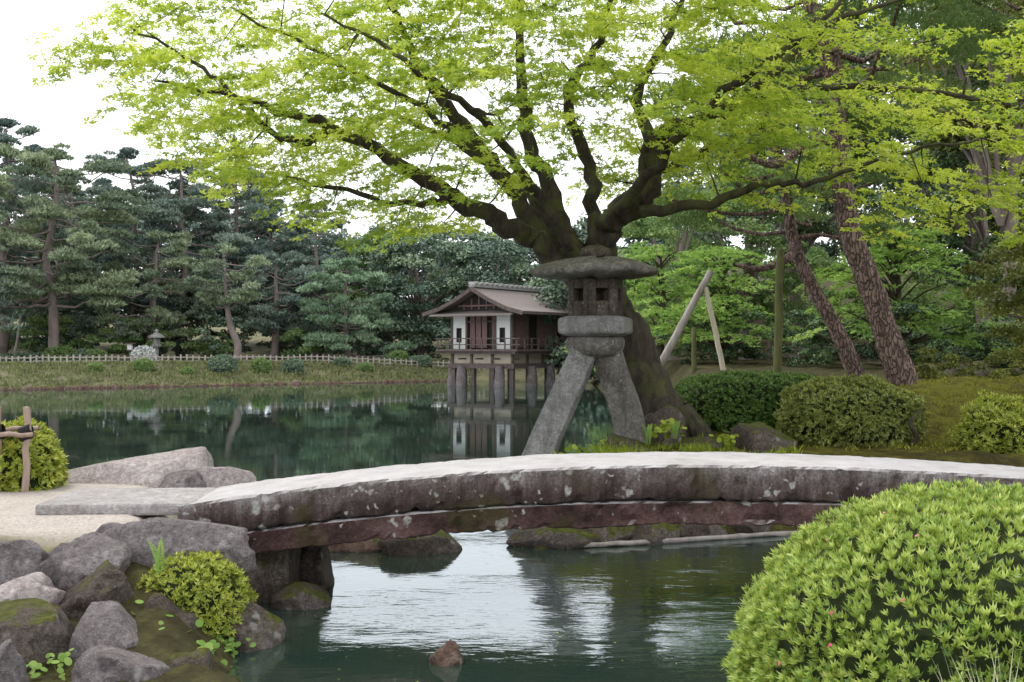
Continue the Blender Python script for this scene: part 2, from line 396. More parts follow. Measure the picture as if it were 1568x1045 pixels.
rock('boulder',-2.2,5.45,0,.13,.12,.14,12,M_rockm,.2)
rock('boulder',-2.0,6.6,.06,.24,.25,.25,13,M_rockm,.2)
rock('boulder',-1.72,6.9,.0,.22,.3,.30,14,M_rockm,.7)
rock('boulder',-2.5,7.25,.56,.14,.12,.09,15,M_rock,.7)
rock('boulder',-3.30,9.9,.55,.72,.45,.27,16,M_rockp,-.05,.7,5,wedge=.55)
rock('boulder',-2.75,9.5,.58,.20,.2,.15,17,M_rock,.4,.7,5)
rock('boulder',-2.50,9.65,.58,.25,.22,.20,18,M_rockp,.4,.7,5)
rock('boulder',-1.46,7.9,.0,.19,.2,.15,19,M_rockm,.3)
rock('boulder',-1.5,8.6,.12,.14,.25,.3,20,M_rockm,.3)
rock('boulder',-1.25,10.2,.04,.42,.28,.16,21,M_rockb,.2)
rock('boulder',-.82,10.0,.03,.32,.28,.22,22,M_rockm,.6)
rock('boulder',-.37,6.45,.0,.10,.09,.10,23,M_rockb,.3)
for i,(a,b) in enumerate([(.35,10.25),(.8,10.4),(1.3,10.55),(1.8,10.8),(2.3,11.0),(.3,10.9),(3.0,11.1)]):
    rock('shore_stone',a,b,.05,.34,.2,.15,30+i,M_rockm,.3*i)
rock('boulder',1.28,12.35,.60,.33,.3,.24,40,M_rockm,.2)
rock('boulder',1.62,12.7,.72,.3,.25,.34,41,M_rockm,.2)
rock('boulder',2.05,12.6,.62,.28,.25,.18,42,M_rockm,.9)
rock('boulder',2.75,12.5,.66,.40,.3,.22,43,M_rockm,.3)
rock('boulder',.62,12.0,.15,.3,.3,.25,44,M_rockm,.3)
for i in range(16):
    rock('far_rock',7.4+i*.55+random.random()*.3,20.0+random.random()*1.5,1.2,.4,.3,.16+.1*random.random(),50+i,M_rockm,i,sub=3)
acc=Acc()
for i in range(150):
    x=-28+i*.17+random.uniform(-.1,.1); y=shy(x)-.05
    q=random.uniform(.06,.2)
    V,F_=tube([(x,y,-.1),(x,y,0.02),(x+.02,y,q*.6),(x,y,q*.8)],[q*1.1,q,q*.7,.01],7,.12); acc.add(V,F_)
acc.build('shore_stones',M_rockb,None,True)
acc=Acc(); P=np.array([(.2,10.35,.02),(.5,10.08,.02),(1.2,10.25,.025),(2.0,10.55,.02),(2.7,10.8,.02)]); P2,R2=smooth_path(P,[.022]*5,6); V,F_=tube(P2,R2,8,.2); acc.add(V,F_)
acc.build('shore_edging',M_pole,None,True)

# ------------------------------------------------------------------ stone bridge
def ztop(x): return .978-np.where(x<1.19,.0212,.0142)*1.096*(x-1.19)**2
def course(name,x0,x1,y0,y1,t0,t1,mat,parent,seed):
    n=int((x1-x0)/.035)
    xs_=np.linspace(x0,x1,n)
    c=.018; ky=[(y0,1-.07),(y0+c,1.0)]+[(y,1.0) for y in np.linspace(y0+.15,y1-.15,5)]+[(y1-c,1.0),(y1,.93),(y1,.5),(y1,.1),(y1-c,0),(y0+c,0),(y0,.07),(y0,.25),(y0,.5),(y0,.75)]
    m=len(ky); V=[];vv=[]
    for i,x in enumerate(xs_):
        for (yy,k) in ky:
            zt=ztop(x)-t0; zb=ztop(x)-t1
            z=zb+(zt-zb)*k
            p=Vector((x*2.2,yy*2.2,z*2.2+seed)); d=mnoise.noise(p)*.014+mnoise.noise(p*4)*.009+mnoise.noise(p*11)*.006
            if yy<y0+.03: d-=max(0,mnoise.noise(p*6+Vector((9,9,9)))-.25)*.05
            onside = abs(yy-y0)<1e-6
            V.append((x,yy+(-d*1.5 if onside else 0)+(d if abs(yy-y1)<1e-6 else 0),z+(d*.6 if k>.92 else (-d*1.3 if k<.08 else 0)))); vv.append(k)
    F_=[]
    for i in range(n-1):
        for j in range(m):
            k=(j+1)%m; F_.append((i*m+j,i*m+k,(i+1)*m+k,(i+1)*m+j))
    me=mesh_np(name,V,F_,None,False)
    a=me.attributes.new('vv','FLOAT','POINT'); a.data.foreach_set('value',np.array(vv,np.float32))
    bm=bmesh.new(); bm.from_mesh(me); bm.verts.ensure_lookup_table()
    bm.faces.new([bm.verts[j] for j in range(m)]); bm.faces.new([bm.verts[(n-1)*m+j] for j in range(m)][::-1])
    bmesh.ops.recalc_face_normals(bm,faces=bm.faces)
    bm.to_mesh(me); bm.free(); me.materials.append(mat)
    return link(bpy.data.objects.new(name,me),parent)
br=empty('stone_bridge')
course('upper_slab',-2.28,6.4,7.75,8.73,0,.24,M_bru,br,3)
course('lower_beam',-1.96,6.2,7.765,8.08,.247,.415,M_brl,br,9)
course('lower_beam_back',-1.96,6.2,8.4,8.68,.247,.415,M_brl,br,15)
acc=Acc(); acc.box(-1.70,8.2,.10,.28,.55,.62); acc.box(5.5,8.2,.15,.5,.9,.8)
acc.build('pier',M_lantd,br,bevel=.03)
rock('boulder',-2.1,8.2,.14,.42,.5,.36,70,M_rockm,.1)
acc=Acc(); acc.box(-2.74,8.2,.672,1.06,.88,.085,((math.cos(.06),-math.sin(.06),0),(math.sin(.06),math.cos(.06),0),(0,0,1)))
acc.build('landing_slab',M_slab,None,bevel=.02)

# ------------------------------------------------------------------ stone lantern
L=empty('stone_lantern')
lx,ly=.91,12.4
def lathe(name,prof,n,mat,rot=0,bevel=0,smooth=False,wob=0,lobes=0):
    V=[];F_=[]
    for (r,z) in prof:
        for i in range(n):
            a=rot+2*math.pi*i/n; rr=r*(1+lobes*math.cos(6*a)+wob*mnoise.noise(Vector((math.cos(a)*2,math.sin(a)*2,z*3)))+wob*.5*mnoise.noise(Vector((math.cos(a)*6,math.sin(a)*6,z*9))))
            zz=z+ (wob*.5*mnoise.noise(Vector((math.cos(a)*3,math.sin(a)*3,7+r*2))))
            V.append((lx+rr*math.cos(a),ly+rr*math.sin(a),zz))
    m=len(prof)
    for i in range(m-1):
        for j in range(n):
            k=(j+1)%n; F_.append((i*n+j,i*n+k,(i+1)*n+k,(i+1)*n+j))
    me=bpy.data.meshes.new(name); me.from_pydata(V,[],F_+[tuple(range(n))[::-1],tuple(range((m-1)*n,m*n))]); me.materials.append(mat)
    if smooth:
        for p in me.polygons: p.use_smooth=True
    o=link(bpy.data.objects.new(name,me),L)
    if bevel:
        b=o.modifiers.new('b','BEVEL'); b.width=bevel; b.segments=2; b.limit_method='ANGLE'; b.angle_limit=.5
    return o
hr=math.radians(12)
lathe('finial',[(.10,2.74),(.165,2.76),(.172,2.80),(.15,2.845),(.09,2.875),(.02,2.882)],24,M_lantd,0,0,True,.08)
lathe('roof',[(.18,2.515),(.40,2.525),(.60,2.545),(.67,2.56),(.695,2.585),(.675,2.62),(.58,2.665),(.46,2.70),(.32,2.73),(.15,2.75),(.05,2.752)],72,M_lant,hr,0,True,.08,.022)
acc=Acc()
ap=.27; z0,z1=2.115,2.52
side=2*ap*math.tan(math.pi/6)
for k in range(6):
    a=hr+math.pi/6+k*math.pi/3
    ca,sa=math.cos(a),math.sin(a)
    M3=np.array([[-sa,ca,0],[ca,sa,0],[0,0,1.]]).T
    def wb(u,zc,su,sz,dep=.06):
        acc.box(lx+ca*(ap-.03)-sa*u,ly+sa*(ap-.03)+ca*u,zc,su,dep,sz,M3)
    fw=.085
    wb(-side/2+fw/2,(z0+z1)/2,fw,z1-z0); wb(side/2-fw/2,(z0+z1)/2,fw,z1-z0)
    wb(0,z0+.08,side-2*fw-.001,.16,.058); wb(0,z1-.055,side-2*fw-.001,.11,.058)
acc.build('fire_box',M_lantd,L,bevel=.012)
lathe('platform',[(.32,1.895),(.41,1.925),(.425,1.95),(.425,2.075),(.41,2.09),(.33,2.115)],6,M_lantl,hr,.014)
lathe('saddle',[(.16,1.66),(.27,1.70),(.33,1.76),(.34,1.86),(.31,1.894)],6,M_lant,hr,.02)
def leg(name,pts,w,d,mat):
    P,Rr=smooth_path(pts,[1]*len(pts),8); n=len(P); V=[];F_=[]
    T=nrm(np.gradient(P,axis=0)); ns=20
    for i in range(n):
        t=T[i]; yv=np.array([.25,1,0]); A=nrm(np.cross(yv,t)); B=nrm(np.cross(t,A))
        for k in range(ns):
            a=2*math.pi*(k+.5)/ns; c,s=math.cos(a),math.sin(a); m=(abs(c)**7+abs(s)**7)**(-1/7)
            nz=1+.05*mnoise.noise(Vector((c*2,s*2,P[i][2]*4)))+.03*mnoise.noise(Vector((c*6,s*6,P[i][2]*14)))
            V.append(P[i]+A*c*m*w[0]*(1-i/n*(1-w[1]))*nz+B*s*m*d*nz)
    for i in range(n-1):
        for j in range(ns):
            k=(j+1)%ns; F_.append((i*ns+j,i*ns+k,(i+1)*ns+k,(i+1)*ns+j))
    me=bpy.data.meshes.new(name); me.from_pydata([tuple(v) for v in V],[],F_+[tuple(range(ns))[::-1],tuple(range((n-1)*ns,n*ns))]); me.materials.append(mat)
    return link(bpy.data.objects.new(name,me),L)
leg('leg_long',[(.80,12.38,1.74),(.62,12.33,1.35),(.38,12.27,.82),(.12,12.22,.2),(-.05,12.2,-.3)],(.145,1.2),.16,M_lantl)
leg('leg_short',[(1.03,12.42,1.74),(1.12,12.43,1.45),(1.24,12.43,1.1),(1.33,12.43,.7)],(.155,1.08),.16,M_lant)

# ------------------------------------------------------------------ maple
mt=empty('maple_tree')
main=[
 ([(1.85,13.4,.35),(1.70,13.4,.9),(1.5,13.4,1.6),(1.22,13.4,2.2),(.95,13.4,2.55),(.78,13.4,2.75)],[.52,.34,.27,.25,.24,.2]),
 ([(.95,13.4,2.5),(.5,13.3,2.85),(.2,13.2,3.05),(-.15,13.0,3.22),(-.64,12.9,3.47),(-1.1,12.8,3.74),(-2.0,12.6,4.2),(-2.9,12.6,4.5),(-4.0,12.7,4.75)],[.2,.14,.125,.115,.1,.08,.055,.03,.012]),
 ([(.9,13.5,2.5),(.40,13.6,3.0),(.10,13.7,3.5),(-.26,13.8,4.05),(-.7,13.9,4.6),(-1.1,14,5.2),(-1.5,14,6.0),(-1.7,14.1,6.7)],[.2,.115,.105,.095,.075,.055,.035,.015]),
 ([(.9,13.4,2.5),(.66,13.5,3.1),(.45,13.7,3.7),(.2,13.9,4.3),(.12,14,5.1),(.1,14.1,6.2),(.2,14.1,7.)],[.2,.11,.10,.085,.065,.04,.02]),
 ([(1.0,13.4,2.5),(1.08,13.3,3.05),(1.25,13.2,3.35),(1.58,13.1,3.6),(1.62,13.1,4.05),(1.85,13,4.3),(2.6,12.9,4.6),(3.4,12.8,5.3),(3.9,12.8,6.0)],[.2,.16,.15,.135,.125,.075,.055,.035,.015]),
 ([(1.15,13.2,3.3),(1.6,13,3.34),(2.26,12.9,3.40),(2.8,12.8,3.62),(3.4,12.7,3.62),(4.4,12.6,3.95),(5.3,12.5,4.05)],[.09,.07,.055,.04,.03,.02,.01]),
 ([(.95,13.5,2.6),(1.0,13.7,3.3),(.95,14,4.0),(.7,14.1,4.85),(1.1,14.2,5.6),(1.3,14.2,6.6)],[.13,.09,.08,.065,.045,.02]),
 ([(-2.0,12.6,4.2),(-2.4,12.5,4.02),(-2.85,12.5,4.35),(-3.4,12.5,4.85),(-4.2,12.5,5.3)],[.05,.04,.03,.022,.01]),
 ([(.75,13.2,2.8),(.3,12.6,3.45),(-.2,11.8,4.0),(-.9,11.2,4.5),(-1.8,11,5.0)],[.08,.06,.045,.03,.012]),
 ([(1.1,13.1,3.2),(1.5,12.4,3.7),(2.2,11.8,4.4),(3.2,11.4,5.0),(4.0,11.4,5.3)],[.08,.06,.045,.03,.012]),
 ([(.6,13.6,3.0),(.1,14.4,3.8),(-.8,15.1,4.5),(-2.0,15.4,5.1)],[.08,.06,.05,.018]),
 ([(1.0,13.5,3.0),(1.6,14.3,3.8),(2.6,15,4.4),(3.8,15.2,4.9)],[.08,.06,.05,.018]),
 ([(1.62,13.1,4.08),(1.5,13.5,4.8),(1.9,13.7,5.6),(2.2,13.7,6.5)],[.08,.06,.04,.015]),
 ([(2.6,12.9,4.6),(3.9,12.8,4.7),(5.2,12.6,4.5),(6.4,12.6,4.2)],[.045,.035,.025,.012]),
 ([(-.64,12.9,3.47),(-1.2,12.6,3.35),(-1.9,12.4,3.5),(-2.7,12.3,3.7)],[.05,.035,.025,.012]),
 ([(-.26,13.8,4.05),(-1.2,13.6,4.7),(-2.2,13.4,5.2),(-3.3,13.2,5.7)],[.05,.035,.025,.012]),
]
acc=Acc(); nodes=[];nrad=[]
for P,Rr in main:
    P=np.array(P,float)
    P2,R2=smooth_path(P,Rr,6)
    k=np.minimum(np.arange(len(P2)),3)/3.
    P2=P2+rng.normal(size=P2.shape)*.022*k[:,None]
    V,F_=tube(P2,R2,10,.06); acc.add(V,F_)
    if P[0][2]>1: nodes+=list(P2[3:]); nrad+=list(R2[3:])
for a in range(7):
    an=a*.9+.3; c,s=math.cos(an),math.sin(an)
    P2,R2=smooth_path([(1.8+c*.2,13.4+s*.2,1.05),(1.83+c*.42,13.4+s*.42,.75),(1.85+c*.75,13.4+s*.75,.45)],[.12,.13,.05],4)
    V,F_=tube(P2,R2,7,.08); acc.add(V,F_)
poly=[(-4.75,4.45),(-4.3,5.6),(-3.6,5.85),(-2.6,6.0),(-1.6,6.7),(.5,7.4),(3,7.2),(5,6.3),(6.6,5.2),(6.6,3.6),(5.6,2.95),(4.7,3.05),(3.7,3.45),(2.6,3.65),(1.9,3.9),(1.0,3.9),(.1,3.5),(-.35,3.2),(-.9,2.85),(-1.6,3.15),(-2.9,3.4),(-3.3,3.9),(-4.0,4.3)]
def inpoly(x,z,poly):
    c=False;n=len(poly)
    for i in range(n):
        x1,z1=poly[i];x2,z2=poly[(i+1)%n]
        if (z1>z)!=(z2>z) and x<(x2-x1)*(z-z1)/(z2-z1)+x1: c=not c
    return c
targets=[]
while len(targets)<740:
    x=random.uniform(-4.8,6.6); z=random.uniform(2.8,7.3)
    if not inpoly(x,z,poly): continue
    if x>2.9 and random.random()<.6: continue
    if x>3.2 and z>5.1 and random.random()<.5: continue
    hd=2.7*math.sqrt(max(0.05,1-((x-.9)/6.2)**2))
    y=13.1+random.uniform(-1,1)*hd
    d=math.hypot((x-.8)/1.5,y-13.2,)
    if d<.8 and z<4.6: continue
    targets.append((x,y,z))
targets.sort(key=lambda p: (p[0]-.8)**2+(p[1]-13.4)**2+(p[2]-3)**2)
nodes=np.array(nodes); nrad=np.array(nrad); tips=[]
for tp in targets:
    tp=np.array(tp)
    dd=np.linalg.norm(nodes-tp,axis=1)
    out=np.linalg.norm((nodes-[.8,13.4,3.0]),axis=1)-np.linalg.norm(tp-[.8,13.4,3.0])
    cost=dd+np.maximum(0,out)*1.0
    i=int(np.argmin(cost)); a=nodes[i]; dist=dd[i]
    if dist>1.7: continue
    n=max(3,int(dist/.14))
    t=np.linspace(0,1,n)[:,None]
    mid=(a+tp)/2+[0,0,.10*dist]+rng.normal(size=3)*.07*dist
    P=(1-t)**2*a+2*t*(1-t)*mid+t*t*tp
    P[1:-1]+=rng.normal(size=P[1:-1].shape)*.018
    r0=min(nrad[i]*.6,.008+.013*dist); Rr=np.linspace(r0,.004,n)
    V,F_=tube(P,Rr,5); acc.add(V,F_)
    nodes=np.vstack([nodes,P[1:]]); nrad=np.concatenate([nrad,Rr[1:]]); tips.append((tp,tp-a))
acc.build('trunk_and_branches',M_mbark,mt,True)
def spray_leaves(tips, center, per, L0, rad=(.55,.34), thick=.05, sub=8, cl=.06):
    Qs=[];vals=[]
    for tp,dr in tips:
        o=np.array([tp[0]-center[0],tp[1]-center[1],0]); o=nrm(o+rng.normal(size=3)*[.35,.35,0])
        s=np.array([-o[1],o[0],0]); a=rad[0]*rng.uniform(.7,1.25); b=rad[1]*rng.uniform(.7,1.25)
        tv=rng.uniform(.1,.9); n=int(per*rng.uniform(.6,1.4)); tilt=rng.uniform(.05,.3); st=rng.normal()*.12
        m=sub; cu=rng.uniform(-.8,1,m); cv=rng.uniform(-1,1,m)*(1-.4*np.abs(cu)); cz=rng.normal(size=m)*thick
        k=rng.integers(0,m,n)
        u=cu[k]*a+rng.normal(size=n)*cl*1.2; v=cv[k]*b+rng.normal(size=n)*cl
        z=-tilt*u+st*v+cz[k]+rng.normal(size=n)*.014-.12*(u*u+v*v)
        C=tp+u[:,None]*o+v[:,None]*s; C[:,2]+=z
        N=nrm(np.array([0,0,1.])+o*tilt+rng.normal(size=(n,3))*.42)
        Q=stars(C,N,L0*rng.uniform(.7,1.2,n)); Qs.append(Q)
        vv=np.clip(tv+rng.normal(size=n)*.2,0,1); vals.append(np.tile(vv,3))
    return np.concatenate(Qs),np.concatenate(vals)
Q,vl=spray_leaves(tips,(.8,13.4,3),114,.062)
quad_obj('crown_leaves',Q,vl,M_maple,mt)

# ------------------------------------------------------------------ other trees
def pine(name,x,y,h,R,seed,mat,npads=26,start=.35,lean=0,dens=1.,Lf=.30,Wf=.085,trunk_r=.28,flat=.22,z0=None,path=None,bark=None):
    r=np.random.default_rng(seed); z0=H(x,y)-.1 if z0 is None else z0
    e=empty(name,(0,0,0))
    if path is None:
        tt=np.linspace(0,1,7)
        P=np.stack([x+lean*tt*h*.3+np.cumsum(r.normal(size=7)*.03*h)*.5, y+np.cumsum(r.normal(size=7)*.03*h)*.5, z0+tt*h*.96],1); P[0]=[x,y,z0]
        Rr=trunk_r*(1-.8*tt)
    else: P,Rr=path; P=np.array(P,float)
    P2,R2=smooth_path(P,Rr,6); a=Acc(); V,F_=tube(P2,R2,9,.04); a.add(V,F_)
    Qs=[];vals=[]
    hh=P2[-1][2]-P2[0][2]
    for i in range(npads):
        t=start+(1-start)*(i+.5)/npads; k=int(t*(len(P2)-1)); b=P2[k]
        an=i*2.4+r.uniform(-.5,.5); tt=(t-start)/(1-start)
        rr=R*(.25+.75*math.sin(math.pi*min(1,(1-tt)*.62+.12))**.8)*r.uniform(.35,1.0)
        if i==npads-1: rr=.1
        c=b+np.array([math.cos(an)*rr,math.sin(an)*rr,hh*.03+r.uniform(-.2,.3)])
        pr=R*r.uniform(.26,.42)*(1-.35*tt)
        n=max(3,int(rr/.5)); ts=np.linspace(0,1,n+1)[:,None]
        br=b+(c-b)*ts; br[:,2]+=-.12*rr*np.sin(ts[:,0]*3.14)+0; br[1:-1]+=r.normal(size=br[1:-1].shape)*.08
        if rr>.3:
            V,F_=tube(br,np.linspace(max(.04,R2[k]*.4),.025,n+1),5); a.add(V,F_)
        ns=r.integers(4,7); tv=r.uniform(.1,.85)
        for q in range(ns):
            aa=r.uniform(0,6.28); oc=c+np.array([math.cos(aa),math.sin(aa),0])*pr*.6*r.uniform(.2,1.2)+[0,0,r.normal()*.16*pr]
            pq=pr*r.uniform(.4,.65); m=int(105*dens*pq*pq/(.5*.5)*(.3/Lf)**1.5)
            rad=np.sqrt(r.uniform(0,1,m)); th=r.uniform(0,6.28,m)
            z=(1-rad**2)*pq*flat*2.4*r.uniform(.2,1,m)
            C=oc+np.stack([np.cos(th)*rad*pq,np.sin(th)*rad*pq,z],1)
            D=nrm(np.stack([np.cos(th)*rad*.8,np.sin(th)*rad*.8,np.full(m,.6)],1)+r.normal(size=(m,3))*.5)
            N=nrm(np.cross(D,r.normal(size=(m,3))))
            Qs.append(rhombs(C,N,Lf*r.uniform(.7,1.3,m),Wf,D)); vals.append(np.clip(tv+r.normal()*.1+r.normal(size=m)*.16,0,1))
    a.build('trunk',bark or M_dbark,e,True); quad_obj('needles',np.concatenate(Qs),np.concatenate(vals),mat,e)
    return e
def broad(name,x,y,h,R,seed,mat,ncl=45,per=260,Lf=.24,base=.12,trunk_r=.25,clr=(.5,1.),flat=.75,z0=None,group=None,trunk=True,sq=1.):
    r=np.random.default_rng(seed); z0=H(x,y)-.1 if z0 is None else z0
    e=empty(name) if group is None else None
    cz=z0+h*(base+(1-base)*.5); hz=h*(1-base)*.5
    Qs=[];vals=[];a=Acc()
    if trunk:
        P=[(x,y,z0),(x+r.normal()*.2,y,z0+h*.3),(x+r.normal()*.4,y,z0+h*.75)]; P2,R2=smooth_path(P,[trunk_r,trunk_r*.75,trunk_r*.2],5)
        V,F_=tube(P2,R2,8,.04); a.add(V,F_)
    for i in range(ncl):
        d=r.normal(size=3); d/=np.linalg.norm(d); f=r.uniform(.45,1)**.5
        c=np.array([x+d[0]*R*f*.85,y+d[1]*R*f*.85*sq,cz+d[2]*hz*f*.88])
        cr=r.uniform(*clr)*R*.33
        m=int(per*r.uniform(.7,1.2)); u=nrm(r.normal(size=(m,3))); u[:,2]=np.abs(u[:,2])*.9-.15*(r.uniform(size=m)<.5)
        u=nrm(u); rad=r.uniform(.55,1.05,m)[:,None]
        C=c+u*rad*cr*[1.15,1.15,flat]+r.normal(size=(m,3))*.05*cr
        N=nrm(u*.5+[0,0,.4]+r.normal(size=(m,3))*.55)
        tv=r.uniform(.1,.75)
        Qs.append(rhombs(C,N,Lf*r.uniform(.6,1.2,m),Lf*.6)); vals.append(np.clip(tv+r.normal(size=m)*.16,0,1))
        if trunk and i%3==0:
            V,F_=tube(smooth_path([(x,y,z0+h*.3),((x+c[0])/2,(y+c[1])/2,(z0+h*.35+c[2])/2),tuple(c)],[trunk_r*.4,trunk_r*.25,.02],4)[0],np.linspace(trunk_r*.35,.02,9),5); a.add(V,F_)
    Q=np.concatenate(Qs);vl=np.concatenate(vals)
    if group is not None: group[0].append(Q);group[1].append(vl);return
    if trunk: a.build('trunk',M_dbark,e,True)
    quad_obj('leaves',Q,vl,mat,e); return e

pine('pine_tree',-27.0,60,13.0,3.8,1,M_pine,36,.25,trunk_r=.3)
pine('pine_tree',-23.0,57,11.0,4.4,2,M_pine2_haze,40,.28,.05,trunk_r=.3)
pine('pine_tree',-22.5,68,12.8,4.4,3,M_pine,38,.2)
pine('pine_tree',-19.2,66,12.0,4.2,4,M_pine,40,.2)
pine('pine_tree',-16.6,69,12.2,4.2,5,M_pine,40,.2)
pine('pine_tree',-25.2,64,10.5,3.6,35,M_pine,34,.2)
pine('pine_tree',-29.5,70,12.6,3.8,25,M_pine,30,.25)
pine('pine_tree',-14.0,57.5,6.0,2.2,6,M_pine2_haze,20,.5,-.5,trunk_r=.22,dens=1.3)
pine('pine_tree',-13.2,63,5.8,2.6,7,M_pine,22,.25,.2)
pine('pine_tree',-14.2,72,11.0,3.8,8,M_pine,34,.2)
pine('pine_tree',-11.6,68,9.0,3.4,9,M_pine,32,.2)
pine('pine_tree',-8.7,61,5.4,3.0,10,M_pinel_haze,30,.12,trunk_r=.2,dens=1.3)
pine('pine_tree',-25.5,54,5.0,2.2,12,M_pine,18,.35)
pine('pine_tree',-19.4,61.5,7.2,3.2,13,M_pine2_haze,28,.2)
broad('broadleaf_tree',-5.3,65,8.6,3.1,14,M_broadf_haze,66,320,.22,.02)
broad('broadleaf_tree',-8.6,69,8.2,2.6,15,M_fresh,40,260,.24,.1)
broad('broadleaf_tree',-1.0,64,7.8,3.2,16,M_broadf_haze,60,300,.22,.0)
broad('broadleaf_tree',3.2,62,7.8,3.0,17,M_broadf_haze,55,300,.22,.0)
def mass(name,items,mat,clr=(.5,1.)):
    gq=([],[])
    for it in items: broad(name,it[0],it[1],it[2],it[3],it[4],mat,it[5],it[6],it[7],0.0,group=gq,trunk=False,clr=clr)
    quad_obj(name,np.concatenate(gq[0]),np.concatenate(gq[1]),mat)
r=np.random.default_rng(99)
it=[]
for i in range(30):
    x=-46+i*1.75; it.append((x,80+r.uniform(-4,6),r.uniform(10.5,12.8) if x<-17 else r.uniform(8.0,9.6),r.uniform(2.8,3.8),200+i,36,200,.34))
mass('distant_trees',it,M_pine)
it=[]
for i in range(50):
    x=-36+i*.85; it.append((x,64+r.uniform(-3,8),r.uniform(2.4,4.8),r.uniform(1.3,2.0),300+i,16,120,.2))
mass('understory_shrubs',it,M_broadf_haze)
it=[(-19.5,61,2.6,1.6,400,18,170,.18),(-16.5,62,2.0,1.5,401,18,170,.18),(-31,62,4,2.,402,20,170,.18),(-24.5,60.5,2.8,1.8,403,18,170,.18),(-11.5,62,2.0,1.4,404,18,170,.18),(-28,60,3.2,1.8,405,18,170,.18),(-21.5,60.5,2.,1.3,406,14,170,.18)]
mass('fresh_shrubs',it,M_fresh)
it=[]
for i in range(26):
    x=3.5+i*1.7; hgt=float(np.interp(x,[3,7,12,18,40],[6.5,8.5,14,17,19])); it.append((x,50+r.uniform(-3,8),hgt,r.uniform(2.4,3.4),500+i,46,180,.28))
mass('forest',it,M_broadf_haze)
it=[]
for i in range(30):
    x=4.0+i*.9; it.append((x,37+r.uniform(-4,6),r.uniform(2.5,4.8),r.uniform(1.3,2.0),600+i,20,180,.16))
mass('forest_shrubs',it,M_fresh)
it=[]
for i in range(34):
    x=4.6+i*.40; it.append((x,23.5+r.uniform(-.5,5)+max(0,9-x)*.6,r.uniform(.8,1.7),r.uniform(.6,1.0),700+i,14,200,.08))
mass('low_shrubs',it,M_broad)
it=[]
for i in range(10):
    x=6.9+i*.5; it.append((x,18.2+r.uniform(-.4,1.2),r.uniform(.5,.9),r.uniform(.4,.65),760+i,12,220,.055))
mass('mossy_shrubs',it,M_olive)
broad('broadleaf_tree',4.6,33,5.2,1.9,20,M_fresh,44,360,.12,.05)
broad('broadleaf_tree',7.2,35,6.2,2.4,21,M_fresh,54,360,.13,.1)
broad('broadleaf_tree',12.6,30,8.5,3.0,22,M_broad,55,420,.14,.1)
broad('broadleaf_tree',16,33,12,3.6,23,M_olive,70,420,.15,.1)
broad('broadleaf_tree',11.6,27,11.5,2.6,24,M_olive,60,420,.13,.4,trunk_r=.2)
broad('broadleaf_tree',9.4,37,11,3.0,26,M_broad,60,400,.15,.3)
broad('broadleaf_tree',9.3,19.5,3.0,1.5,27,M_olive,36,420,.08,.1,trunk_r=.08)
P1=[(6.26,18,1.0),(5.95,18,1.9),(5.68,18,2.7),(5.33,18,3.65),(5.2,18,4.6),(5.15,18,5.4),(5.05,18,6.3),(4.7,18,7.3),(4.6,18,8.6)]
pine('garden_pine_tree',6.26,18,9,3.4,31,M_ngreen,22,.66,Lf=.16,Wf=.03,dens=.7,path=(P1,[.25,.205,.19,.175,.165,.16,.15,.11,.05]),bark=M_pbark)
P1=[(6.16,20,1.0),(5.75,20,2.0),(5.35,20,2.7),(5.0,20,3.45),(4.85,20,4.2),(4.75,20,5.0),(4.3,20,6.0)]
pine('garden_pine_tree',6.16,20,9,2.6,32,M_ngreen,16,.55,Lf=.16,Wf=.03,dens=.7,path=(P1,[.16,.135,.125,.115,.1,.09,.04]),bark=M_pbark)
pine('garden_pine_tree',9.8,19,8.6,3.0,33,M_ngreen,24,.6,Lf=.16,Wf=.03,dens=.8,trunk_r=.15,bark=M_pbark)
a=Acc()
for P in ([(5.2,18,5.1),(4.6,17.8,4.95),(4.1,17.6,4.6),(3.6,17.4,4.7),(3.0,17.2,4.9)],[(5.0,20,3.6),(4.75,19.6,3.3),(4.2,19.3,3.1),(3.7,19,3.15)]):
    P2,R2=smooth_path(P,np.linspace(.1,.03,len(P)),5); V,F_=tube(P2,R2,8,.05); a.add(V,F_)
a.build('pine_limbs',M_pbark,bpy.data.objects['garden_pine_tree'],True)
def layered(name,x,y,z0,z1,R,n,seed,mat,L0=.09,per=110):
    e=empty(name); r=np.random.default_rng(seed); tips=[];a=Acc()
    V,F_=tube([(x,y,H(x,y)-.1),(x+.1,y,(z0+z1)/2),(x,y,z1-.2)],[.09,.06,.02],7); a.add(V,F_)
    for i in range(n):
        an=r.uniform(0,6.28); z=r.uniform(z0,z1); f=(1-((z-z0)/(z1-z0))**2*.7)*R*math.sqrt(r.uniform(.05,1))
        tp=np.array([x+math.cos(an)*f,y+math.sin(an)*f,z]); b=np.array([x,y,max(H(x,y)+.4,z-.35*f-.2)])
        V,F_=tube(np.array([b,(b+tp)/2+[0,0,.1],tp]),[.03,.018,.006],5); a.add(V,F_); tips.append((tp,tp-b))
    Q,vl=spray_leaves(tips,(x,y,0),per,L0,(.7,.45),.05,8,.09)
    a.build('trunk',M_mbark,e,True); quad_obj('leaves',Q,vl,mat,e)
layered('green_maple_tree',8.4,25,1.9,4.4,2.0,60,41,M_gmaple)
layered('green_maple_tree',5.2,28,1.8,4.2,1.8,50,42,M_gmaple)
layered('green_maple_tree',3.9,30,1.9,4.6,1.4,40,43,M_gmaple)
layered('green_maple_tree',7.6,14.2,3.0,5.0,2.0,36,44,M_maple,.07,110)

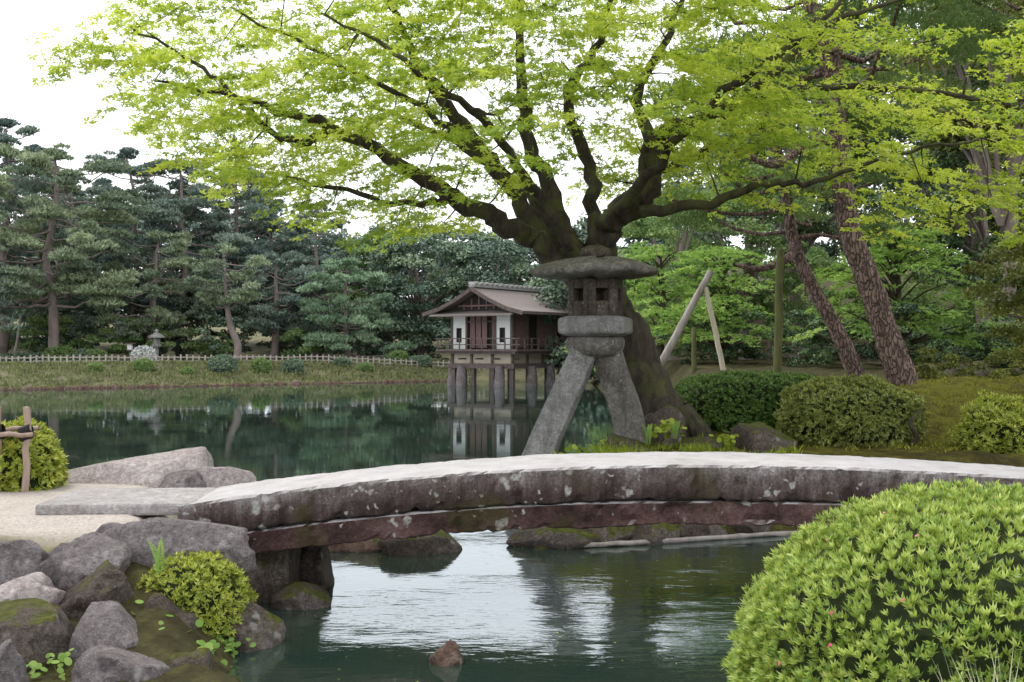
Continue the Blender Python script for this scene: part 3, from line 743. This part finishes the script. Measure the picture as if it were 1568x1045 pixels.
# ------------------------------------------------------------------ clipped shrubs
def shrub(name,c,rad,n,Lf,Wf,mat,seed,leaves=7,power=2.,lump=.06,spread=.9,zmin=-.75,up=.25,depth=1.6):
    r=np.random.default_rng(seed); e=empty(name)
    def surf(u,inset=0):
        m=(np.abs(u[:,0])**power+np.abs(u[:,1])**power+np.abs(u[:,2])**power)**(-1/power)
        k=np.array([mnoise.noise(Vector((a*2.2+seed,b*2.2,d*2.2)))+.5*mnoise.noise(Vector((a*6+seed,b*6,d*6)))+.4*mnoise.noise(Vector((a*14+seed,b*14,d*14))) for a,b,d in u])
        return c+u*(m*(1+lump*k)-inset)[:,None]*rad
    u=nrm(r.normal(size=(n,3))); u=u[u[:,2]>zmin]; m=len(u)
    P=surf(u); nn=nrm(u/np.array(rad)**1.0)
    P=P-nn*(r.uniform(0,1,m)**1.3*Lf*depth)[:,None]
    ax=nrm(nn+r.normal(size=(m,3))*.32+[0,0,up])
    A,B=basis(ax,m); Qs=[];vals=[]; base=r.uniform(.2,.8,m); ph=r.uniform(0,6.28,m)
    for k in range(leaves):
        th=ph+k*6.283/leaves*1.0+r.normal(size=m)*.25; el=spread*r.uniform(.35,1.3,m)
        rd=np.cos(th)[:,None]*A+np.sin(th)[:,None]*B
        D=nrm(rd*np.sin(el)[:,None]+ax*np.cos(el)[:,None]); N=nrm(ax*np.sin(el)[:,None]-rd*np.cos(el)[:,None])
        l=Lf*r.uniform(.7,1.25,m)
        Qs.append(rhombs(P+D*(l*.5)[:,None],N,l,Wf,D)); vals.append(np.clip(base+r.normal(size=m)*.15-.3*(el/spread-.8),0,1))
    quad_obj('leaves',np.concatenate(Qs),np.concatenate(vals),mat,e)
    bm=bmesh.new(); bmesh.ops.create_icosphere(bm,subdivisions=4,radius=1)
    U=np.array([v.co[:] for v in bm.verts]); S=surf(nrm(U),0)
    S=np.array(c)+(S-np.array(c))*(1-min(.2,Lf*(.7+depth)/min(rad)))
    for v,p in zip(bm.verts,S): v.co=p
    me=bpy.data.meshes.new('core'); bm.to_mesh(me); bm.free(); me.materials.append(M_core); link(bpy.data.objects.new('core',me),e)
    if name=='azalea_bush' and seed==3:
        k=r.integers(0,m,60); quad_obj('buds',rhombs(surf(u)[k]+nn[k]*.012,nn[k],.02,.014),r.uniform(0,1,60),M_pink,e)
    return e
shrub('azalea_bush',(2.02,4.75,.36),(1.08,.95,.81),17500,.038,.0100,M_azal,3,9,2.2,.07,.62,-.75,.45,2.3)
shrub('azalea_bush',(-1.92,6.85,.16),(.34,.30,.36),3400,.03,.010,M_azaly,4,7,2.4,.10)
shrub('azalea_bush',(3.85,13,.96),(.78,.6,.44),5600,.045,.016,M_azalo,5,6,2.4,.16)
shrub('azalea_bush',(-4.05,9.3,.75),(.36,.4,.42),2400,.045,.018,M_azaly,8,6,2.2,.14)
shrub('azalea_bush',(5.3,12.4,.85),(.40,.4,.38),2200,.05,.013,M_azaly,9,6,2.,.3,up=.8)
shrub('clipped_hedge',(3.05,14.3,.92),(1.02,.6,.52),8500,.045,.018,M_azald,6,6,3.4,.06)
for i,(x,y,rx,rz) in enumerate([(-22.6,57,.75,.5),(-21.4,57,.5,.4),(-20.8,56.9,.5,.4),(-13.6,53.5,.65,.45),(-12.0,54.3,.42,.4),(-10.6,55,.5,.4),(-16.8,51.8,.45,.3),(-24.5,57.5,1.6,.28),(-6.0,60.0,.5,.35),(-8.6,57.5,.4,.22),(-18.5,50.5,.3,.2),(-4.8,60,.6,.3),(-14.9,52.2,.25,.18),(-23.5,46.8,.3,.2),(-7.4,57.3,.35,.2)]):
    shrub('round_shrub',(x,y,H(x,y)+rz*.6),(rx,rx*.8,rz),1100,.12,.06,M_fresh if i%2==0 else M_broadf_haze,20+i,4,2.3,.12)
shrub('white_azalea',(-18.5,57.2,H(-18.5,57.2)+.35),(.58,.5,.42),1000,.12,.08,M_white,40,4,2.2,.1)
a=Acc()
for P in ([(4.33,12.5,.6),(4.42,12.45,.8),(4.36,12.45,.95),(4.5,12.5,1.1)],[(4.33,12.5,.6),(4.2,12.5,.8),(4.1,12.6,1.0)]):
    P2,R2=smooth_path(P,np.linspace(.035,.018,len(P)),5); V,F_=tube(P2,R2,7,.1); a.add(V,F_)
a.build('gnarled_stem',M_mbark)

# ------------------------------------------------------------------ grass / ground plants
def tufts(name,pts,mat,L0=.12,W=.008,per=26,spread=.05,seed=1):
    r=np.random.default_rng(seed)
    Qs=[];vals=[]
    for (x,y,s) in pts:
        z=H(x,y)-.01; m=per
        b=np.stack([x+r.normal(size=m)*spread*s,y+r.normal(size=m)*spread*s,np.full(m,z)],1)
        d=nrm(r.normal(size=(m,3))*[.5,.5,.1]+[0,0,1]); l=L0*s*r.uniform(.5,1.2,m)
        N=nrm(np.cross(d,r.normal(size=(m,3))))
        Qs.append(rhombs(b+d*(l*.5)[:,None],N,l,W,d)); vals.append(np.clip(r.uniform(.2,.8)+r.normal(size=m)*.15,0,1))
    quad_obj(name,np.concatenate(Qs),np.concatenate(vals),mat)
r=np.random.default_rng(5)
pts=[(r.uniform(.5,1.3),r.uniform(11.2,12.9),r.uniform(.6,1.6)) for i in range(150)]+[(r.uniform(1.3,3),r.uniform(11.8,13.2),r.uniform(.4,.9)) for i in range(120)]
tufts('grass',pts,M_grass,.14,.012,22,.05,1)
pts=[(r.uniform(-28,-2),0,r.uniform(.6,1.5)) for i in range(2600)]
pts=[(x,shy(x)+r.uniform(.1,5),s) for x,_,s in pts]
tufts('far_bank_grass',pts,M_fgrass,.18,.04,12,.15,2)
pts=[(r.uniform(3.2,9.5),r.uniform(12.2,19.5),r.uniform(.3,.9)) for i in range(2200)]
tufts('moss_tufts',pts,M_mosst,.07,.014,14,.08,3)
tufts('striped_grass',[(1.55,3.62,1.),(1.66,3.6,1.),(1.45,3.65,.9),(1.6,3.7,1)],M_sgrass,.44,.008,70,.05,4)
def creeper(name,items,mat,seed,ls=.028):
    r=np.random.default_rng(seed); Qs=[];vals=[]
    for (x,y,z,s,n) in items:
        C=np.array([x,y,z])+r.normal(size=(n,3))*[s,s,s*.5]; N=nrm(r.normal(size=(n,3))*.4+[0,-.4,.8])
        d,sd=basis(N,n); l=ls*r.uniform(.7,1.3,n)[:,None]; vv=r.uniform(.1,.9,n)
        for k in range(4):
            a0=k*math.pi/2
            Qs.append(np.stack([C]+[C+(math.cos(a0+t)*d+math.sin(a0+t)*sd)*l for t in (0,math.pi/4,math.pi/2)],1)); vals.append(vv)
    quad_obj(name,np.concatenate(Qs),np.concatenate(vals),mat)
creeper('ground_creeper',[(-2.1,6.42,.24,.10,34),(-1.95,6.3,.17,.09,34),(-1.75,6.35,.10,.06,40),(-2.3,5.7,.2,.07,26),(-2.5,5.65,.12,.07,20),(-1.66,6.6,.05,.06,40),(-1.72,6.75,.10,.06,30)],M_gmaple,3,.020)
creeper('leafy_plant',[(1.66,12.3,.90,.10,50),(.85,12.0,.62,.16,60),(1.05,12.2,.72,.1,40),(2.3,12.2,.8,.06,20)],M_grass,5,.033)
def fern(name,x,y,z,n,Lh,seed):
    r=np.random.default_rng(seed);Qs=[]
    for i in range(n):
        an=r.uniform(0,6.28); lean=r.uniform(.1,.5)
        for k in range(14):
            t=k/14; p=np.array([x+math.cos(an)*lean*t*t*Lh,y+math.sin(an)*lean*t*t*Lh,z+t*Lh]); w=.3*Lh*(1-t)*(.4+t)
            for sgn in (-1,1):
                sd=np.array([-math.sin(an),math.cos(an),.2])*sgn if i%2 else np.array([1*sgn,0,.25])
                Qs.append(rhombs(np.array([p+sd*w*.5]),np.array([[0,-.7,.7]]),w,.018,np.array([sd])))
    Q=np.concatenate(Qs); quad_obj(name,Q,np.full(len(Q),.6),M_gmaple)
fern('fern',-2.04,6.6,.48,3,.2,2); fern('fern',1.45,12.1,.75,8,.22,3); fern('fern',1.75,12.2,.8,8,.2,4)

# ------------------------------------------------------------------ fences, poles, lamps
def pole(name,a,b,r,mat,parent=None):
    P=np.array([np.array(a)+(np.array(b)-np.array(a))*t for t in np.linspace(0,1,9)]); P[1:-1]+=rng.normal(size=P[1:-1].shape)*.006
    ac=Acc(); V,F_=tube(P,np.linspace(r,r*.85,9),10,.02); ac.add(V,F_)
    V,F_=tube(np.array([P[-1],P[-1]+[0,0,.004]]),[r*.85,.001],10); ac.add(V,F_)
    return ac.build(name,mat,parent,True)
bf=empty('bamboo_fence')
for i,x in enumerate((-4.28,-4.04,-3.82)):
    pole('post_%d'%i,(x,8.95,.4),(x,8.95,1.31),.03,M_bamb,bf)
pole('rail_1',(-4.5,8.9,1.08),(-3.74,8.9,1.10),.022,M_bamb,bf); pole('rail_2',(-4.5,9.0,1.12),(-3.74,9.0,1.14),.022,M_bamb,bf)
acc=Acc()
for x in (-4.04,-3.82):
    for k in range(4):
        V,F_=tube([(x-.045,8.94,1.07+k*.015),(x+.045,8.94,1.10+k*.015)],[.036,.036],8); acc.add(V,F_)
acc.build('ties',M_rope,bf)
pole('support_pole',(2.97,24,1.1),(4.2,24,3.37),.085,M_pole)
pole('support_pole',(4.5,24,1.1),(4.08,24,3.03),.06,M_polel)
pole('support_pole',(4.43,19,1.0),(4.48,19,3.4),.075,M_polem)
pole('support_pole',(-25.0,57,.8),(-24.6,57,3.3),.07,M_pole)
pole('support_pole',(4.0,25,1.2),(4.0,25,2.2),.06,M_polem)
acc=Acc()
def fy(x): return shy(x)+ float(np.interp(x,[-29,-12,-2],[10,4.5,2.2]))
for x in np.arange(-29,-1.4,.27):
    y=fy(x); z=H(x,y); acc.box(x,y,z+.17,.07,.07,.46)
for x in np.arange(-29,-1.6,.6):
    y0,y1=fy(x),fy(x+.6); z=(H(x,y0)+H(x+.6,y1))/2; an=math.atan2(y1-y0,.6)
    for dz in (.3,.12): acc.box(x+.3,(y0+y1)/2,z+dz,.6/math.cos(an)+.01,.03,.05,[[math.cos(an),-math.sin(an),0],[math.sin(an),math.cos(an),0],[0,0,1]])
acc.build('garden_fence',M_fence)
acc=Acc()
for x in np.arange(7,12.5,.3): acc.box(x,31,H(x,31)+.25,.05,.05,.6)
acc.box(9.7,30.96,H(9.7,31)+.42,5.6,.03,.05); acc.box(9.7,30.96,H(9.7,31)+.2,5.6,.03,.05)
acc.build('wooden_fence',M_wood)
def lathe2(name,cx,cy,prof,n,mat,parent=None):
    V,F_=tube([(cx,cy,z) for r_,z in prof],[r_ for r_,z in prof],n); a=Acc(); a.add(V,F_); return a.build(name,mat,parent,False)
def zl(v): return v+H(-18.0,57.6)
lathe2('stone_lantern',-18.0,57.6,[(.3,zl(0)),(.28,zl(.15)),(.13,zl(.2)),(.11,zl(.75)),(.26,zl(.8)),(.27,zl(.92)),(.17,zl(.95)),(.17,zl(1.22)),(.44,zl(1.25)),(.40,zl(1.33)),(.1,zl(1.5)),(.1,zl(1.62)),(.01,zl(1.7))],6,M_lantl)
lp=empty('garden_lamp'); b=H(-19.3,57.5)
acc=Acc(); acc.box(-19.3,57.5,b+.3,.08,.08,.6); acc.box(-19.3,57.5,b+.98,.42,.42,.06); acc.box(-19.3,57.5,b+.64,.28,.28,.05)
acc.build('post_and_cap',M_wood,lp); acc=Acc(); acc.box(-19.3,57.5,b+.80,.22,.22,.27); acc.build('lamp_box',M_plast,lp)

# ------------------------------------------------------------------ teahouse on the pond
th=empty('teahouse',(-1.33,50.8,0),-R_(32))
ac=Acc()
for x in (-1.55,-.5,.55,1.55):
    for y in (.05,1.6,3.2,4.8): ac.box(x,y,.15,.19,.19,1.5)
ac.build('piers',M_wood,th)
ac=Acc()
for x,y in ((-1.0,-.2),(1.1,-.3),(1.95,1.),(1.95,2.7),(-1.9,.4)):
    V,F_=tube([(x,y,-.5),(x,y,.0),(x+.02,y,.6),(x,y,.9)],[.28,.25,.21,.18],8,.08); ac.add(V,F_)
ac.build('stone_piers',M_rock,th,True)
ac=Acc()
ac.box(0,2.5,.90,3.5,5.3,.22); ac.box(0,2.5,1.60,4.3,6.1,.09); ac.box(0,-.35,1.5,4.2,.1,.12); ac.box(1.98,2.5,1.5,.1,6.0,.12)
for x in (-1.6,-.55,.55,1.6): ac.box(x,-.03,1.27,.1,.1,.58)
for y in (1.2,2.5,3.8,5.0): ac.box(1.63,y,1.27,.1,.1,.58)
for x in (-1.9,-.9,0,.9,1.9): ac.box(x,-.25,1.22,.07,.6,.07)
ac.build('floor_beams',M_wood,th)
ac=Acc(); ac.box(0,2.5,1.26,3.18,4.98,.55); ac.build('lower_panels',M_cream,th)
ac=Acc(); ac.box(0,2.5,2.5,3.0,4.8,1.7); ac.build('inner_core',M_dark,th)
ac=Acc()
for (x,w_) in ((-1.2,.76),(1.12,.76)):
    ac.box(x,-.02,2.9,w_,.06,.6); ac.box(x,-.02,1.80,w_,.06,.3); ac.box(x-w_/2+.1,-.02,2.275,.2,.06,.648); ac.box(x+w_/2-.13,-.02,2.275,.26,.06,.648)
ac.build('plaster_walls',M_plast,th)
ac=Acc()
for x in (-.62,-.3,.02): ac.box(x+.12,-.01,2.45,.26,.05,1.5)
ac.box(.62,.03,2.45,.2,.05,1.5)
for y in (.5,.95,2.5,2.95,3.4,4.6): ac.box(1.56,y,2.45,.05,.4,1.5)
ac.build('shutters',M_shut,th)
ac=Acc()
for x in (-1.6,-.8,.74,1.6): ac.box(x,-.03,2.45,.1,.12,1.7)
for y in (0.06,1.25,2.2,3.75,4.95): ac.box(1.6,y,2.45,.12,.1,1.7)
ac.box(0,-.06,3.22,3.4,.1,.1); ac.box(1.62,2.5,3.22,.1,5.1,.1); ac.box(0,-.06,2.88,1.6,.06,.06)
for x in np.arange(-2.1,2.11,.6): ac.box(x,-.48,1.9,.05,.05,.5)
for y in np.arange(-.4,5.5,.6): ac.box(2.1,y,1.9,.05,.05,.5)
for z in (1.85,2.12): ac.box(0,-.48,z,4.5,.04,.045); ac.box(2.1,2.5,z+.003,.04,6.1,.045)
ac.build('frame_and_railing',M_wood,th)
me=bpy.data.meshes.new('gable'); me.from_pydata([(-1.75,-.2,3.35),(1.75,-.2,3.35),(0,-.2,4.18)],[],[(0,1,2)]); me.materials.append(M_dark); link(bpy.data.objects.new('gable',me),th)
ac=Acc()
for x,hh in ((-.8,.25),(-.4,.5),(0,.7),(.4,.5),(.8,.25)): ac.box(x,-.24,3.42+hh/2,.06,.05,hh)
ac.box(0,-.27,3.58,2.2,.06,.08); ac.build('gable_timber',M_shut,th)
y0,y1=-.85,5.8
prof=[(-2.65,3.22),(-1.8,3.44),(-.9,3.83),(-.35,4.13),(0,4.33),(.35,4.13),(.9,3.83),(1.8,3.44),(2.65,3.22)]
V=[];F_=[]
n=len(prof); ysr=np.linspace(y0,y1,14)
for y in ysr:
    for (x,z) in prof: V.append((x,y,z+.08))
    for (x,z) in prof[::-1]: V.append((x*.985,y,z-.04))
m=2*n
for i in range(len(ysr)-1):
    for j in range(m):
        k=(j+1)%m; F_.append((i*m+j,i*m+k,(i+1)*m+k,(i+1)*m+j))
me=bpy.data.meshes.new('roof'); me.from_pydata(V,[],F_+[tuple(range(m)),tuple(range((len(ysr)-1)*m,len(ysr)*m))]); me.materials.append(M_roof); link(bpy.data.objects.new('roof',me),th)
ac=Acc()
for s in (-1,1):
    for i in range(4):
        (xa,za),(xb,zb)=prof[i],prof[i+1]; xa*=-s; xb*=-s
        an=math.atan2(zb-za,xb-xa); ll=math.hypot(xb-xa,zb-za)
        ac.box((xa+xb)/2,y0-.03,(za+zb)/2-.02,ll+.02,.06,.16,[[math.cos(an),0,-math.sin(an)],[0,1,0],[math.sin(an),0,math.cos(an)]])
ac.box(2.67,2.45,3.23,.05,6.6,.12)
for y in np.arange(-.7,5.7,.3): ac.box(2.15,y,3.24,.9,.05,.05)
ac.build('bargeboards_and_rafters',M_wood,th)
ac=Acc(); c,s=math.cos(.22),math.sin(.22)
ac.box(0,-.55,3.24,4.3,1.1,.06,[[1,0,0],[0,c,-s],[0,s,c]]); ac.build('skirt_roof',M_roof,th)
ac=Acc(); ac.box(0,2.4,4.46,.34,6.5,.16)
for y in np.arange(-.7,5.7,.42): ac.box(0,y,4.58,.5,.14,.09)
ac.build('ridge',M_tile,th,bevel=.02)
hu=empty('garden_hut',(8.2,46,H(8.2,46)),.2)
ac=Acc(); ac.box(0,0,1.1,4,3,2.2); ac.build('walls',M_shut,hu)
V=[(-2.8,-2.2,2.2),(2.8,-2.2,2.2),(2.8,2.2,2.2),(-2.8,2.2,2.2),(-1.8,0,3.3),(1.8,0,3.3)]
me=bpy.data.meshes.new('roof'); me.from_pydata(V,[],[(0,1,5,4),(2,3,4,5),(1,2,5),(3,0,4),(3,2,1,0)]); me.materials.append(M_roof); link(bpy.data.objects.new('roof',me),hu)

# ------------------------------------------------------------------ light, sky, camera
wd=bpy.data.worlds.new('World'); scene.world=wd; wd.use_nodes=True; nt=wd.node_tree; nt.nodes.clear()
sk=nt.nodes.new('ShaderNodeTexSky'); sk.sky_type='NISHITA'; sk.sun_disc=False; sk.sun_elevation=R_(58); sk.sun_rotation=R_(310); sk.dust_density=6; sk.air_density=1.5
hs=nt.nodes.new('ShaderNodeHueSaturation'); hs.inputs['Saturation'].default_value=.25
mx=nt.nodes.new('ShaderNodeMix'); mx.data_type='RGBA'; mx.inputs[0].default_value=.75; mx.inputs[7].default_value=(13.2,13.5,14.1,1)
bg=nt.nodes.new('ShaderNodeBackground'); bg.inputs[1].default_value=.15; wo=nt.nodes.new('ShaderNodeOutputWorld')
nt.links.new(sk.outputs[0],hs.inputs['Color']); nt.links.new(hs.outputs[0],mx.inputs[6]); nt.links.new(mx.outputs[2],bg.inputs[0]); nt.links.new(bg.outputs[0],wo.inputs[0])
sl=bpy.data.lights.new('sun','SUN'); sl.energy=1.5; sl.angle=R_(11); sl.color=(1,.96,.88); so=link(bpy.data.objects.new('sun',sl))
d=Vector((-math.sin(R_(50))*math.cos(R_(58)),math.cos(R_(50))*math.cos(R_(58)),math.sin(R_(58))))
so.rotation_euler=d.to_track_quat('Z','Y').to_euler()
cam=bpy.data.cameras.new('camera'); cam.lens=40; cam.sensor_width=36; cam.clip_end=3000; co=link(bpy.data.objects.new('camera',cam))
co.location=(0,0,1.79); co.rotation_euler=(R_(90.25),0,0); scene.camera=co
scene.view_settings.view_transform='Standard'; scene.view_settings.look='None'; scene.view_settings.exposure=0
print('tris', sum(len(m.polygons) for m in bpy.data.meshes))
